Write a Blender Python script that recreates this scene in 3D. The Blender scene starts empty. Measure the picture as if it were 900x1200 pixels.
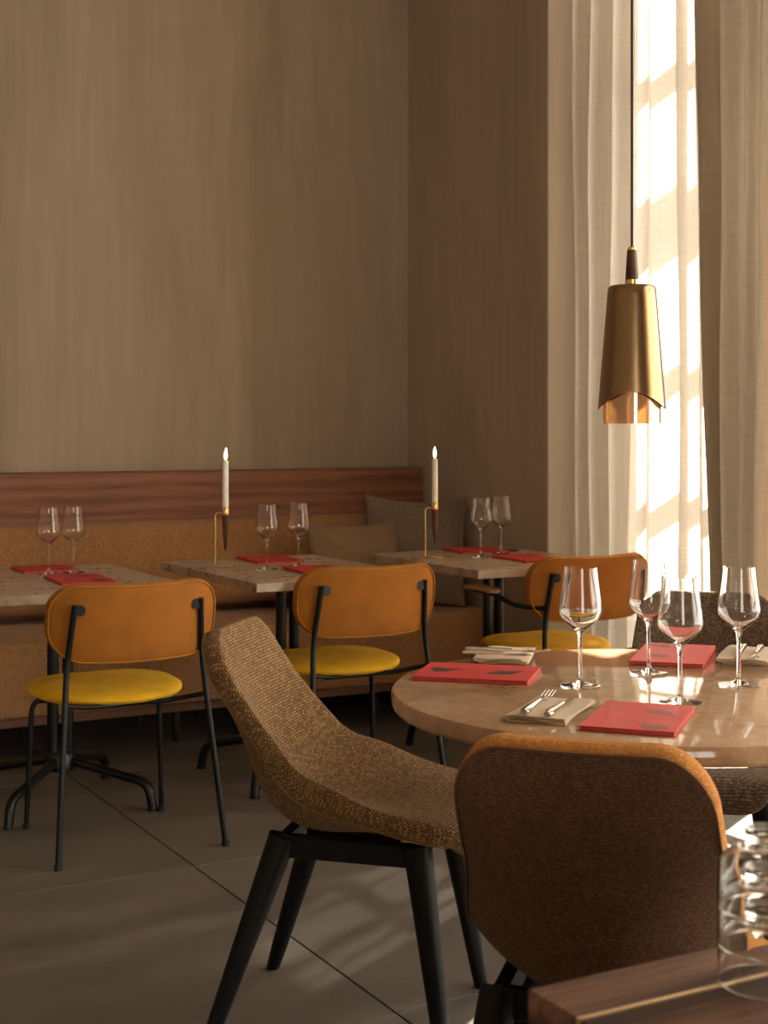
import bpy, bmesh, math, random
from mathutils import Vector, Matrix
random.seed(7)
sc = bpy.context.scene
COL = sc.collection
PI = math.pi

# ---------------------------------------------------------------- camera, world, sun, exposure
CAM_H = 1.25
YAW = math.radians(28.6)
cam_d = bpy.data.cameras.new('camera')
cam = bpy.data.objects.new('camera', cam_d)
COL.objects.link(cam)
cam.location = (0, 0, CAM_H)
cam.rotation_euler = (PI / 2, 0, -YAW)
cam_d.sensor_fit = 'AUTO'
cam_d.sensor_width = 36
cam_d.lens = 51.0
cam_d.shift_y = -0.0808
cam_d.clip_start = 0.05
cam_d.dof.use_dof = True
cam_d.dof.focus_distance = 3.1
cam_d.dof.aperture_fstop = 9.0
sc.camera = cam

sc.view_settings.view_transform = 'Standard'
sc.view_settings.look = 'None'
sc.view_settings.gamma = 1.0
sc.view_settings.use_curve_mapping = False
sc.view_settings.exposure = 0.42

world = bpy.data.worlds.new('daylight')
sc.world = world
world.use_nodes = True
bg = world.node_tree.nodes['Background']
bg.inputs[0].default_value = (1.0, 0.93, 0.83, 1)
bg.inputs[1].default_value = 8.0

SUN_EL, SUN_AZ = math.radians(50), math.radians(60)      # azimuth from +Y towards +X
sd = bpy.data.lights.new('sun', 'SUN')
sd.energy = 52.0
sd.angle = math.radians(0.55)
sd.color = (1.0, 0.90, 0.75)
sun = bpy.data.objects.new('sun', sd)
COL.objects.link(sun)
sun.location = (9, 8, 9)
to_sun = Vector((math.sin(SUN_AZ) * math.cos(SUN_EL), math.cos(SUN_AZ) * math.cos(SUN_EL), math.sin(SUN_EL)))
sun.rotation_euler = to_sun.to_track_quat('Z', 'Y').to_euler()

RX, BY = 3.514, 6.2            # inner faces of the right and back walls
LX, FY, CZ = -2.8, -4.5, 4.5   # left wall, wall behind the camera, ceiling
WX = 4.2                       # glazing plane
OUT = 4.35
HEAD = 4.05


def portal(y0, y1, z0, z1):
    d = bpy.data.lights.new('window_portal', 'AREA')
    d.shape = 'RECTANGLE'
    d.size, d.size_y = y1 - y0, z1 - z0
    d.cycles.is_portal = True
    o = bpy.data.objects.new('window_portal', d)
    COL.objects.link(o)
    o.location = (OUT - 0.02, (y0 + y1) / 2, (z0 + z1) / 2)
    o.rotation_euler = Vector((1, 0, 0)).to_track_quat('Z', 'Y').to_euler()
    m = Matrix(((0, 0, 1), (1, 0, 0), (0, 1, 0)))          # local z -> +x so light leaves along -x
    o.rotation_euler = m.to_euler()


portal(3.45, 5.017, 0.12, HEAD)
portal(-1.6, 2.6, 0.12, HEAD)
pf = bpy.data.lights.new('window_portal', 'AREA')  # portal of the added fill window
pf.shape = 'RECTANGLE'
pf.size, pf.size_y = 2.0, 2.5 - .12
pf.cycles.is_portal = True
pfo = bpy.data.objects.new('window_portal', pf)
COL.objects.link(pfo)
pfo.location = (-1.3, FY - .18, (2.5 + .12) / 2)
pfo.rotation_euler = (PI / 2, 0, PI)          # light leaves along +y, into the room

# ---------------------------------------------------------------- materials


class NT:
    def __init__(s, name):
        s.m = bpy.data.materials.new(name)
        s.m.use_nodes = True
        s.t = s.m.node_tree
        s.b = s.t.nodes['Principled BSDF']
        s.out = s.t.nodes['Material Output']

    def n(s, typ, **kw):
        nd = s.t.nodes.new(typ)
        for k, v in kw.items():
            if k.startswith('i_'):
                key = k[2:]
                nd.inputs[int(key) if key.isdigit() else key.replace('_', ' ')].default_value = v
            else:
                setattr(nd, k, v)
        return nd

    def l(s, a, b):
        s.t.links.new(a, b)

    def coord(s, kind='Object', scale=(1, 1, 1), rot=(0, 0, 0)):
        tc = s.n('ShaderNodeTexCoord')
        mp = s.n('ShaderNodeMapping')
        mp.inputs['Scale'].default_value = scale
        mp.inputs['Rotation'].default_value = rot
        s.l(tc.outputs[kind], mp.inputs['Vector'])
        return mp.outputs[0]

    def noise(s, vec, scale, detail=4, rough=.55, dist=0):
        nd = s.n('ShaderNodeTexNoise')
        nd.inputs['Scale'].default_value = scale
        nd.inputs['Detail'].default_value = detail
        nd.inputs['Roughness'].default_value = rough
        nd.inputs['Distortion'].default_value = dist
        s.l(vec, nd.inputs['Vector'])
        return nd.outputs[0]

    def ramp(s, fac, stops):
        nd = s.n('ShaderNodeValToRGB')
        e = nd.color_ramp.elements
        while len(e) < len(stops):
            e.new(.5)
        for el, (p, c) in zip(e, stops):
            el.position = p
            el.color = (*c, 1) if len(c) == 3 else c
        s.l(fac, nd.inputs[0])
        return nd.outputs[0]

    def mix(s, fac, a, b, mode='MIX'):
        nd = s.n('ShaderNodeMix', data_type='RGBA', blend_type=mode)
        for sock, v in ((nd.inputs[0], fac), (nd.inputs[6], a), (nd.inputs[7], b)):
            if isinstance(v, (int, float)):
                sock.default_value = v
            elif isinstance(v, tuple):
                sock.default_value = (*v, 1)
            else:
                s.l(v, sock)
        return nd.outputs[2]

    def math(s, op, a, b=0.5):
        nd = s.n('ShaderNodeMath', operation=op)
        for sock, v in ((nd.inputs[0], a), (nd.inputs[1], b)):
            if isinstance(v, (int, float)):
                sock.default_value = v
            else:
                s.l(v, sock)
        return nd.outputs[0]

    def bump(s, h, strength=.3, dist=.002):
        nd = s.n('ShaderNodeBump')
        nd.inputs['Strength'].default_value = strength
        nd.inputs['Distance'].default_value = dist
        s.l(h, nd.inputs['Height'])
        s.l(nd.outputs[0], s.b.inputs['Normal'])

    def color(s, c):
        if isinstance(c, tuple):
            s.b.inputs['Base Color'].default_value = (*c, 1)
        else:
            s.l(c, s.b.inputs['Base Color'])

    def set(s, **kw):
        for k, v in kw.items():
            s.b.inputs[k.replace('_', ' ')].default_value = v


def plaster(name, c1, c2, c3):
    m = NT(name)
    v = m.coord('Object', (1, 1, .22))
    a = m.noise(v, 1.3, 6, .62, .9)
    v2 = m.coord('Object', (1, 1, .07))
    b = m.noise(v2, 26, 4, .6)
    c = m.ramp(a, [(.3, c1), (.5, c2), (.72, c3)])
    c = m.mix(.11, c, m.ramp(b, [(.3, (.25, .25, .25)), (.7, (.75, .75, .75))]), 'OVERLAY')
    v3 = m.coord('Object', (1, 1, 1))
    w = m.noise(v3, 140, 3, .6)
    m.color(c)
    m.set(Roughness=.92)
    m.bump(m.math('ADD', w, m.math('MULTIPLY', b, 1.5)), .22, .003)
    return m.m


def wood(name, dark, mid, light, axis='X', scale=1.0, rough=.5, seed=0.0, wave=.3):
    m = NT(name)
    st = {'X': (.55, 7, 7), 'Y': (7, .55, 7), 'Z': (7, 7, .55)}[axis]
    st = tuple(x * scale for x in st)
    v = m.coord('Object', st)
    mp = v.node
    mp.inputs['Location'].default_value = (seed, seed * .7, seed * 1.3)
    n0 = m.noise(v, 1.7, 4, .6, 1.2)
    wv = m.n('ShaderNodeTexWave', wave_type='RINGS', rings_direction='SPHERICAL' if False else axis)
    wv.inputs['Scale'].default_value = .55
    wv.inputs['Distortion'].default_value = 9
    wv.inputs['Detail'].default_value = 3
    wv.inputs['Detail Scale'].default_value = .8
    m.l(v, wv.inputs['Vector'])
    fine = m.noise(m.coord('Object', tuple(x * 9 if x > 1.5 * scale else x * 2 for x in st)), 3, 3, .6)
    f = m.math('ADD', m.math('MULTIPLY', n0, .34), m.math('MULTIPLY', wv.outputs[1], wave))
    f = m.math('ADD', f, m.math('MULTIPLY', fine, .66 - wave))
    m.color(m.ramp(f, [(.34, dark), (.5, mid), (.66, light)]))
    m.set(Roughness=rough)
    m.b.inputs['Specular IOR Level'].default_value = .3
    m.bump(fine, .12, .001)
    return m.m


def stone(name, cs, rough):
    m = NT(name)
    v = m.coord('Object')
    a = m.noise(v, 5.5, 6, .62, 1.0)
    b = m.noise(v, 26, 5, .6, .8)
    vo = m.n('ShaderNodeTexVoronoi', feature='DISTANCE_TO_EDGE')
    vo.inputs['Scale'].default_value = 9
    vv = m.n('ShaderNodeVectorMath', operation='ADD')
    nz = m.n('ShaderNodeTexNoise')
    nz.inputs['Scale'].default_value = 6
    nz.inputs['Detail'].default_value = 4
    m.l(v, nz.inputs['Vector'])
    sc_ = m.n('ShaderNodeVectorMath', operation='SCALE')
    sc_.inputs['Scale'].default_value = .22
    m.l(nz.outputs[1], sc_.inputs[0])
    m.l(v, vv.inputs[0])
    m.l(sc_.outputs[0], vv.inputs[1])
    m.l(vv.outputs[0], vo.inputs['Vector'])
    vein = m.ramp(vo.outputs['Distance'], [(0.0, (1, 1, 1)), (.018, (0, 0, 0))])
    c = m.ramp(m.math('ADD', m.math('MULTIPLY', a, .7), m.math('MULTIPLY', b, .3)),
               [(.33, cs[0]), (.5, cs[1]), (.66, cs[2])])
    c = m.mix(m.math('MULTIPLY', vein, m.math('MULTIPLY', a, .55)), c, cs[3])
    m.color(c)
    m.l(m.ramp(b, [(.3, (rough * .8,) * 3), (.7, (rough * 1.25,) * 3)]), m.b.inputs['Roughness'])
    m.bump(b, .05, .0008)
    return m.m


def weave(name, dark, mid, light, su, sv, bump=.6, sheen=.25):
    """chunky woven upholstery, in metres of cloth (UV)"""
    m = NT(name)
    uv = m.coord('UV', (1, 1, 1))
    nz = m.n('ShaderNodeTexNoise')
    nz.inputs['Scale'].default_value = 160
    nz.inputs['Detail'].default_value = 2
    m.l(uv, nz.inputs['Vector'])
    off = m.n('ShaderNodeVectorMath', operation='MULTIPLY_ADD')
    off.inputs[1].default_value = (.0035, .0026, 0)
    m.l(nz.outputs[1], off.inputs[0])
    m.l(uv, off.inputs[2])
    br = m.n('ShaderNodeTexBrick')
    br.offset = .5
    br.inputs['Scale'].default_value = 1
    br.inputs['Brick Width'].default_value = 1 / su
    br.inputs['Row Height'].default_value = 1 / sv
    br.inputs['Mortar Size'].default_value = .18 / max(su, sv)
    br.inputs['Mortar Smooth'].default_value = .7
    br.inputs['Bias'].default_value = 0
    br.inputs['Color1'].default_value = (.55, .55, .55, 1)
    br.inputs['Color2'].default_value = (1, 1, 1, 1)
    br.inputs['Mortar'].default_value = (.1, .1, .1, 1)
    m.l(off.outputs[0], br.inputs['Vector'])
    fz = m.noise(m.coord('UV', (su * 3, sv * 3, 1)), 1, 2, .6)
    big = m.noise(m.coord('UV', (7, 7, 1)), 1, 3, .5)
    f = m.math('SUBTRACT', 1.0, br.outputs['Fac'])
    sepc = m.n('ShaderNodeSeparateColor')
    m.l(br.outputs['Color'], sepc.inputs[0])
    f2 = m.math('ADD', m.math('MULTIPLY', sepc.outputs[0], .55), m.math('MULTIPLY', fz, .42))
    f2 = m.math('ADD', f2, m.math('MULTIPLY', big, .12))
    m.color(m.ramp(f2, [(.38, dark), (.62, mid), (.90, light)]))
    m.set(Roughness=.95)
    m.b.inputs['Sheen Weight'].default_value = sheen
    m.b.inputs['Sheen Roughness'].default_value = .5
    m.b.inputs['Sheen Tint'].default_value = (*light, 1)
    m.bump(m.math('ADD', f, m.math('MULTIPLY', fz, .5)), bump, .0035)
    return m.m


def tweed(name, dark, mid, light, st=(1, 1, 1), scale=420, bump=.35):
    m = NT(name)
    v = m.coord('Object', st)
    a = m.noise(v, scale, 3, .7)
    b = m.noise(v, scale * .22, 3, .6)
    w = m.noise(m.coord('Object'), 3.2, 3, .5)
    f = m.math('ADD', m.math('MULTIPLY', a, .74), m.math('MULTIPLY', b, .18))
    f = m.math('ADD', f, m.math('MULTIPLY', w, .08))
    m.color(m.ramp(f, [(.40, dark), (.52, mid), (.64, light)]))
    m.set(Roughness=.95)
    m.b.inputs['Sheen Weight'].default_value = .15
    m.bump(a, bump, .002)
    return m.m


def velvet(name, c, tint):
    m = NT(name)
    a = m.noise(m.coord('Object'), 9, 3, .55, .4)
    f = m.noise(m.coord('Object'), 700, 2, .5)
    d = tuple(x * .82 for x in c)
    h = tuple(min(1, x * 1.1) for x in c)
    m.color(m.ramp(a, [(.32, d), (.5, c), (.7, h)]))
    m.set(Roughness=.82)
    m.b.inputs['Sheen Weight'].default_value = .10
    m.b.inputs['Sheen Roughness'].default_value = .4
    m.b.inputs['Sheen Tint'].default_value = (*tint, 1)
    m.bump(f, .08, .001)
    return m.m


def simple(name, c, rough=.5, metal=0.0, nscale=60, var=.12, bump=.0, coat=0, spec=.5):
    m = NT(name)
    a = m.noise(m.coord('Object'), nscale, 3, .6)
    m.color(m.ramp(a, [(.3, tuple(x * (1 - var) for x in c)), (.7, tuple(min(1, x * (1 + var)) for x in c))]))
    m.set(Roughness=rough, Metallic=metal)
    m.b.inputs['Specular IOR Level'].default_value = spec
    if coat:
        m.b.inputs['Coat Weight'].default_value = coat
        m.b.inputs['Coat Roughness'].default_value = .15
    if bump:
        m.bump(a, bump, .001)
    return m.m


def brushed(name, c, rough=.28, st=(30, 30, 1)):
    m = NT(name)
    a = m.noise(m.coord('Object', st), 18, 3, .6)
    m.color(m.ramp(a, [(.3, tuple(x * .93 for x in c)), (.7, c)]))
    m.set(Metallic=1.0, Roughness=rough)
    return m.m


def glass(name, tint=(1, 1, 1), rough=0.0, ior=1.45):
    m = NT(name)
    m.color(tint)
    m.set(Roughness=rough, IOR=ior)
    m.b.inputs['Transmission Weight'].default_value = 1.0
    return m.m


def thin_glass(name, tint, gloss=.06, rough=.02):
    m = NT(name)
    tr = m.n('ShaderNodeBsdfTransparent')
    tr.inputs[0].default_value = (*tint, 1)
    gl = m.n('ShaderNodeBsdfGlossy')
    gl.inputs['Roughness'].default_value = rough
    lw = m.n('ShaderNodeLayerWeight')
    lw.inputs['Blend'].default_value = .5
    mx = m.n('ShaderNodeMixShader')
    m.l(m.math('ADD', m.math('MULTIPLY', m.math('POWER', lw.outputs['Facing'], 5.0), .9), gloss), mx.inputs[0])
    m.l(tr.outputs[0], mx.inputs[1])
    m.l(gl.outputs[0], mx.inputs[2])
    m.l(mx.outputs[0], m.out.inputs[0])
    return m.m


def linen(name, c, transl, clear):
    """woven linen: reflects, glows through, and lets a little light straight through"""
    m = NT(name)
    h = m.noise(m.coord('Object', (1, 5, 160)), 3, 3, .65)
    v = m.noise(m.coord('Object', (60, 160, 2)), 2, 3, .6)
    f = m.math('ADD', m.math('MULTIPLY', h, .6), m.math('MULTIPLY', v, .4))
    col = m.ramp(f, [(.34, tuple(x * .82 for x in c)), (.5, c), (.66, tuple(min(1, x * 1.12) for x in c))])
    df = m.n('ShaderNodeBsdfDiffuse')
    tl = m.n('ShaderNodeBsdfTranslucent')
    tp = m.n('ShaderNodeBsdfTransparent')
    m.l(col, df.inputs[0])
    m.l(col, tl.inputs[0])
    a = m.n('ShaderNodeMixShader')
    a.inputs[0].default_value = transl
    m.l(df.outputs[0], a.inputs[1])
    m.l(tl.outputs[0], a.inputs[2])
    b = m.n('ShaderNodeMixShader')
    m.l(m.math('MULTIPLY', m.ramp(f, [(.38, (1, 1, 1)), (.6, (.35, .35, .35))]), clear), b.inputs[0])
    m.l(a.outputs[0], b.inputs[1])
    m.l(tp.outputs[0], b.inputs[2])
    m.l(b.outputs[0], m.out.inputs[0])
    return m.m


def emit(name, c, s):
    m = NT(name)
    e = m.n('ShaderNodeEmission')
    e.inputs[0].default_value = (*c, 1)
    e.inputs[1].default_value = s
    m.l(e.outputs[0], m.out.inputs[0])
    return m.m


def tile_mat():
    m = NT('floor_tile')
    oi = m.n('ShaderNodeObjectInfo')
    tc = m.n('ShaderNodeTexCoord')
    ad = m.n('ShaderNodeVectorMath', operation='MULTIPLY_ADD')
    ad.inputs[1].default_value = (.45, 1.5, 1)
    m.l(tc.outputs['Object'], ad.inputs[0])
    m.l(oi.outputs['Location'], ad.inputs[2])
    a = m.noise(ad.outputs[0], 2.6, 6, .65, .7)
    b = m.noise(ad.outputs[0], 60, 4, .65)
    f = m.math('ADD', m.math('MULTIPLY', a, .72), m.math('MULTIPLY', b, .28))
    m.color(m.ramp(f, [(.33, (.080, .068, .056)), (.5, (.124, .105, .086)), (.68, (.185, .158, .13))]))
    m.l(m.ramp(a, [(.3, (.42,) * 3), (.7, (.6,) * 3)]), m.b.inputs['Roughness'])
    m.bump(b, .15, .0015)
    return m.m


M = {}
M['plaster'] = plaster('limewash_plaster', (.335, .26, .19), (.415, .33, .248), (.465, .38, .292))
M['plaster_r'] = plaster('limewash_plaster_side', (.355, .275, .20), (.42, .33, .245), (.46, .365, .275))
M['reveal'] = plaster('painted_reveal', (.48, .40, .315), (.51, .43, .34), (.54, .455, .365))
M['ceiling'] = plaster('ceiling_plaster', (.46, .40, .32), (.49, .43, .35), (.52, .46, .38))
M['grout'] = simple('grout', (.03, .026, .022), .9)
M['tile'] = tile_mat()
M['oak'] = wood('oak_veneer', (.15, .055, .029), (.265, .105, .058), (.34, .15, .088), 'X', 1.6, .5, 0.0, .14)
M['plinth'] = wood('dark_oak_plinth', (.075, .032, .016), (.12, .054, .028), (.16, .075, .04), 'X', 1.6, .6)
M['walnut'] = wood('walnut_counter', (.024, .009, .005), (.092, .038, .022), (.23, .115, .07), 'X', 2.2, .55, 3.1, .22)
M['walnut_small'] = wood('walnut_turned', (.045, .016, .010), (.09, .034, .021), (.14, .06, .036), 'Z', 6, .4)
M['oak_arm'] = wood('oak_armrest', (.42, .21, .11), (.52, .28, .15), (.60, .34, .19), 'Y', 4, .45)
M['black_wood'] = simple('black_stained_wood', (.004, .004, .0045), .5, 0, 30, .3, spec=.22)
M['black_metal'] = simple('black_powder_coat', (.003, .004, .0045), .36, .0, 200, .15, spec=.3)
M['base_metal'] = simple('black_table_base', (.003, .004, .0045), .32, .0, 200, .15, spec=.35)
M['rubber'] = simple('black_rubber', (.006, .006, .006), .8)
M['stone'] = stone('beige_marble', [(.31, .172, .098), (.43, .262, .156), (.52, .345, .22), (.22, .105, .058)], .065)
M['stone2'] = stone('beige_marble_honed', [(.28, .19, .13), (.41, .295, .205), (.50, .38, .275), (.30, .19, .125)], .3)
M['boucle'] = weave('tan_boucle', (.055, .024, .007), (.17, .083, .025), (.42, .245, .095), 130, 150)
M['boucle_rust'] = weave('rust_boucle', (.05, .021, .009), (.13, .058, .024), (.26, .13, .06), 180, 210)
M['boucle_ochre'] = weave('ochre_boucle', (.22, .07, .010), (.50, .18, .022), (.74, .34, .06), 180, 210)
M['boucle_dark'] = weave('brown_boucle', (.035, .020, .012), (.11, .062, .034), (.33, .22, .13), 175, 200)
M['bench'] = tweed('bench_tweed', (.21, .093, .034), (.37, .18, .069), (.52, .285, .125), (1, 1, .4), 420)
M['cush_tan'] = tweed('tan_linen_cushion', (.17, .105, .056), (.25, .155, .085), (.32, .21, .12), (1, 1, 1), 380, .25)
M['cush_grey'] = tweed('grey_brown_cushion', (.12, .085, .06), (.205, .15, .108), (.32, .24, .175), (1, 1, 1), 420, .4)
M['seat_velvet'] = velvet('mustard_velvet', (.80, .435, .004), (1, .8, .2))
M['back_velvet'] = velvet('ochre_velvet', (.34, .108, .002), (1, .55, .08))
M['piping'] = velvet('ochre_piping', (.42, .16, .006), (1, .55, .15))
M['brass'] = brushed('brushed_brass', (.31, .195, .098), .24)
M['brass_in'] = brushed('brass_inside', (.85, .55, .2), .35)
M['brass_pol'] = simple('polished_brass', (.80, .55, .24), .2, 1.0)
M['strip'] = simple('pale_gold_metal', (.82, .64, .40), .42, 1.0, 200, .05)
M['steel'] = simple('polished_steel', (.78, .73, .66), .16, 1.0, 200, .05)
M['amber'] = thin_glass('amber_inner_shade', (.82, .68, .52), .14, .06)
M['pane'] = thin_glass('window_pane', (.96, .97, .96), .05, .01)
M['glass'] = glass('wine_glass_crystal', (.99, .985, .975))
M['tumbler'] = glass('tumbler_glass', (.95, .94, .92))
M['menu'] = simple('red_menu_cloth', (.52, .032, .030), .5, 0, 900, .1, .06, spec=.3)
M['pages'] = simple('menu_page_edges', (.50, .09, .06), .8)
M['ink'] = simple('menu_ink', (.035, .016, .016), .6)
M['ink2'] = simple('menu_ink_grey', (.26, .075, .068), .6)
M['napkin'] = tweed('cream_linen_napkin', (.47, .33, .21), (.54, .39, .255), (.60, .45, .305), (1, 1, 1), 500, .25)
M['wax'] = simple('candle_wax', (.95, .90, .80), .5)
M['wax'].node_tree.nodes['Principled BSDF'].inputs['Subsurface Weight'].default_value = .12
M['wax'].node_tree.nodes['Principled BSDF'].inputs['Subsurface Radius'].default_value = (.01, .006, .003)
M['wick'] = simple('wick', (.01, .008, .006), .9)
M['flame'] = emit('flame', (1.0, .66, .26), 22)

M['bulb'] = emit('bulb', (1.0, .66, .32), 5)
M['cord'] = simple('cord', (.02, .013, .010), .7)
M['green'] = simple('dark_green_glaze', (.02, .028, .014), .3)
M['sheer'] = linen('sheer_linen', (.61, .545, .465), .58, .03)
M['drape'] = linen('gathered_linen', (.37, .295, .22), .24, .0)
M['white_paint'] = simple('painted_frame', (.62, .56, .48), .5)

# ---------------------------------------------------------------- mesh helpers


def link(name, me, mat, parent=None, smooth=True):
    o = bpy.data.objects.new(name, me)
    COL.objects.link(o)
    if mat is not None:
        me.materials.append(M[mat] if isinstance(mat, str) else mat)
    if smooth:
        for p in me.polygons:
            p.use_smooth = True
    if parent is not None:
        o.parent = parent
    return o


def from_bm(name, bm, mat, parent=None, smooth=True, sharp=None):
    bmesh.ops.recalc_face_normals(bm, faces=bm.faces)
    me = bpy.data.meshes.new(name)
    bm.to_mesh(me)
    bm.free()
    o = link(name, me, mat, parent, smooth)
    if sharp:
        me.set_sharp_from_angle(angle=math.radians(sharp))
    return o


def empty(name, label, cat, loc=(0, 0, 0), rz=0, group=None):
    o = bpy.data.objects.new(name, None)
    COL.objects.link(o)
    o.empty_display_size = .05
    o.location = loc
    o.rotation_euler = (0, 0, rz)
    tag(o, label, cat, group)
    return o


def tag(o, label, cat, group=None):
    o['label'] = label
    o['category'] = cat
    if group:
        o['group'] = group


def copy_tree(root, loc, rz, label, group=None):
    r = root.copy()
    COL.objects.link(r)
    r.location = loc
    r.rotation_euler = (0, 0, rz)
    tag(r, label, root['category'], group or root.get('group'))
    for ch in list(root.children):
        c = ch.copy()
        COL.objects.link(c)
        c.parent = r
        for g in list(ch.children):
            d = g.copy()
            COL.objects.link(d)
            d.parent = c
    return r


def bm_box(bm, x0, x1, y0, y1, z0, z1, bev=0.0, seg=2, mtx=None):
    r = bmesh.ops.create_cube(bm, size=1)
    vs = r['verts']
    for v in vs:
        v.co = Vector((x0 + (v.co.x + .5) * (x1 - x0), y0 + (v.co.y + .5) * (y1 - y0), z0 + (v.co.z + .5) * (z1 - z0)))
    if bev > 0:
        es = list({e for v in vs for e in v.link_edges})
        rr = bmesh.ops.bevel(bm, geom=es, offset=bev, segments=seg, profile=.5, affect='EDGES')
        vs = list({v for f in rr['faces'] for v in f.verts} | {v for v in vs if v.is_valid})
    if mtx is not None:
        for v in vs:
            v.co = mtx @ v.co
    return vs


def box(name, x0, x1, y0, y1, z0, z1, mat, parent=None, bev=0.0, seg=2):
    bm = bmesh.new()
    bm_box(bm, x0, x1, y0, y1, z0, z1, bev, seg)
    return from_bm(name, bm, mat, parent, bev > 0, 35 if bev > 0 else None)


def structure(o):
    o['kind'] = 'structure'
    return o


def fillet(pts, r, n=5):
    pts = [Vector(p) for p in pts]
    out = [pts[0]]
    for i in range(1, len(pts) - 1):
        a, b, c = pts[i - 1], pts[i], pts[i + 1]
        d1, d2 = (a - b), (c - b)
        rr = min(r, d1.length * .48, d2.length * .48)
        p, q = b + d1.normalized() * rr, b + d2.normalized() * rr
        for k in range(n + 1):
            t = k / n
            out.append(p * (1 - t) ** 2 + b * 2 * t * (1 - t) + q * t * t)
    out.append(pts[-1])
    return out


def bm_tube(bm, pts, rad, seg=12, caps=True, flat=1.0):
    pts = [Vector(p) for p in pts]
    n = len(pts)
    rads = rad if isinstance(rad, (list, tuple)) else [rad] * n
    t0 = (pts[1] - pts[0]).normalized()
    up = Vector((0, 0, 1)) if abs(t0.z) < .9 else Vector((1, 0, 0))
    u = t0.cross(up).normalized()
    rings = []
    for i in range(n):
        t = (pts[min(i + 1, n - 1)] - pts[max(i - 1, 0)]).normalized()
        u = (u - t * u.dot(t)).normalized()
        v = t.cross(u)
        rings.append([bm.verts.new(pts[i] + (u * math.cos(2 * PI * k / seg) + v * math.sin(2 * PI * k / seg) * flat) * rads[i])
                      for k in range(seg)])
    for a, b in zip(rings, rings[1:]):
        for k in range(seg):
            bm.faces.new((a[k], a[(k + 1) % seg], b[(k + 1) % seg], b[k]))
    if caps:
        bm.faces.new(rings[0])
        bm.faces.new(rings[-1])
    return rings


def tube(name, pts, rad, mat, parent=None, seg=12, flat=1.0):
    bm = bmesh.new()
    bm_tube(bm, pts, rad, seg, True, flat)
    return from_bm(name, bm, mat, parent, True, 50)


def bm_lathe(bm, prof, seg=32, center=(0, 0), closed=False):
    rings = []
    for r, z in prof:
        if r < 1e-6:
            rings.append([bm.verts.new((center[0], center[1], z))])
        else:
            rings.append([bm.verts.new((center[0] + r * math.cos(2 * PI * k / seg), center[1] + r * math.sin(2 * PI * k / seg), z))
                          for k in range(seg)])
    pairs = list(zip(rings, rings[1:]))
    if closed:
        pairs.append((rings[-1], rings[0]))
    for a, b in pairs:
        for k in range(seg):
            k2 = (k + 1) % seg
            if len(a) == 1 and len(b) == 1:
                continue
            if len(a) == 1:
                bm.faces.new((a[0], b[k2], b[k]))
            elif len(b) == 1:
                bm.faces.new((a[k], a[k2], b[0]))
            else:
                bm.faces.new((a[k], a[k2], b[k2], b[k]))


def lathe(name, prof, mat, parent=None, seg=32, center=(0, 0), closed=False, sharp=40):
    bm = bmesh.new()
    bm_lathe(bm, prof, seg, center, closed)
    return from_bm(name, bm, mat, parent, True, sharp)


def crom(pts, n):
    """Catmull-Rom through points, n samples per span"""
    P = [Vector(p) for p in pts]
    P = [P[0] * 2 - P[1]] + P + [P[-1] * 2 - P[-2]]
    out = []
    for i in range(1, len(P) - 2):
        for k in range(n):
            t = k / n
            a, b, c, d = P[i - 1:i + 3]
            out.append(.5 * ((2 * b) + (c - a) * t + (2 * a - 5 * b + 4 * c - d) * t * t + (3 * b - a - 3 * c + d) * t ** 3))
    out.append(P[-2])
    return out


def rrect(hw, hl, radii, na=8, ns=8):
    """rounded rectangle outline, ccw; radii = (front-right, back-right, back-left, front-left) with +y back"""
    fr, br, bl, fl = radii
    pts = []

    def arc(cx, cy, r, a0):
        for k in range(na + 1):
            a = a0 + (PI / 2) * k / na
            pts.append((cx + r * math.cos(a), cy + r * math.sin(a)))

    def side(p, q):
        for k in range(1, ns):
            t = k / ns
            pts.append((p[0] + (q[0] - p[0]) * t, p[1] + (q[1] - p[1]) * t))
    arc(hw - br, hl - br, br, 0)
    side((hw - br, hl), (-hw + bl, hl))
    arc(-hw + bl, hl - bl, bl, PI / 2)
    side((-hw, hl - bl), (-hw, -hl + fl))
    arc(-hw + fl, -hl + fl, fl, PI)
    side((-hw + fl, -hl), (hw - fr, -hl))
    arc(hw - fr, -hl + fr, fr, 1.5 * PI)
    side((hw, -hl + fr), (hw, hl - br))
    return pts


S_LIST = [.12, .25, .38, .5, .62, .73, .82, .89, .94, .97, .987, .997]


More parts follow.
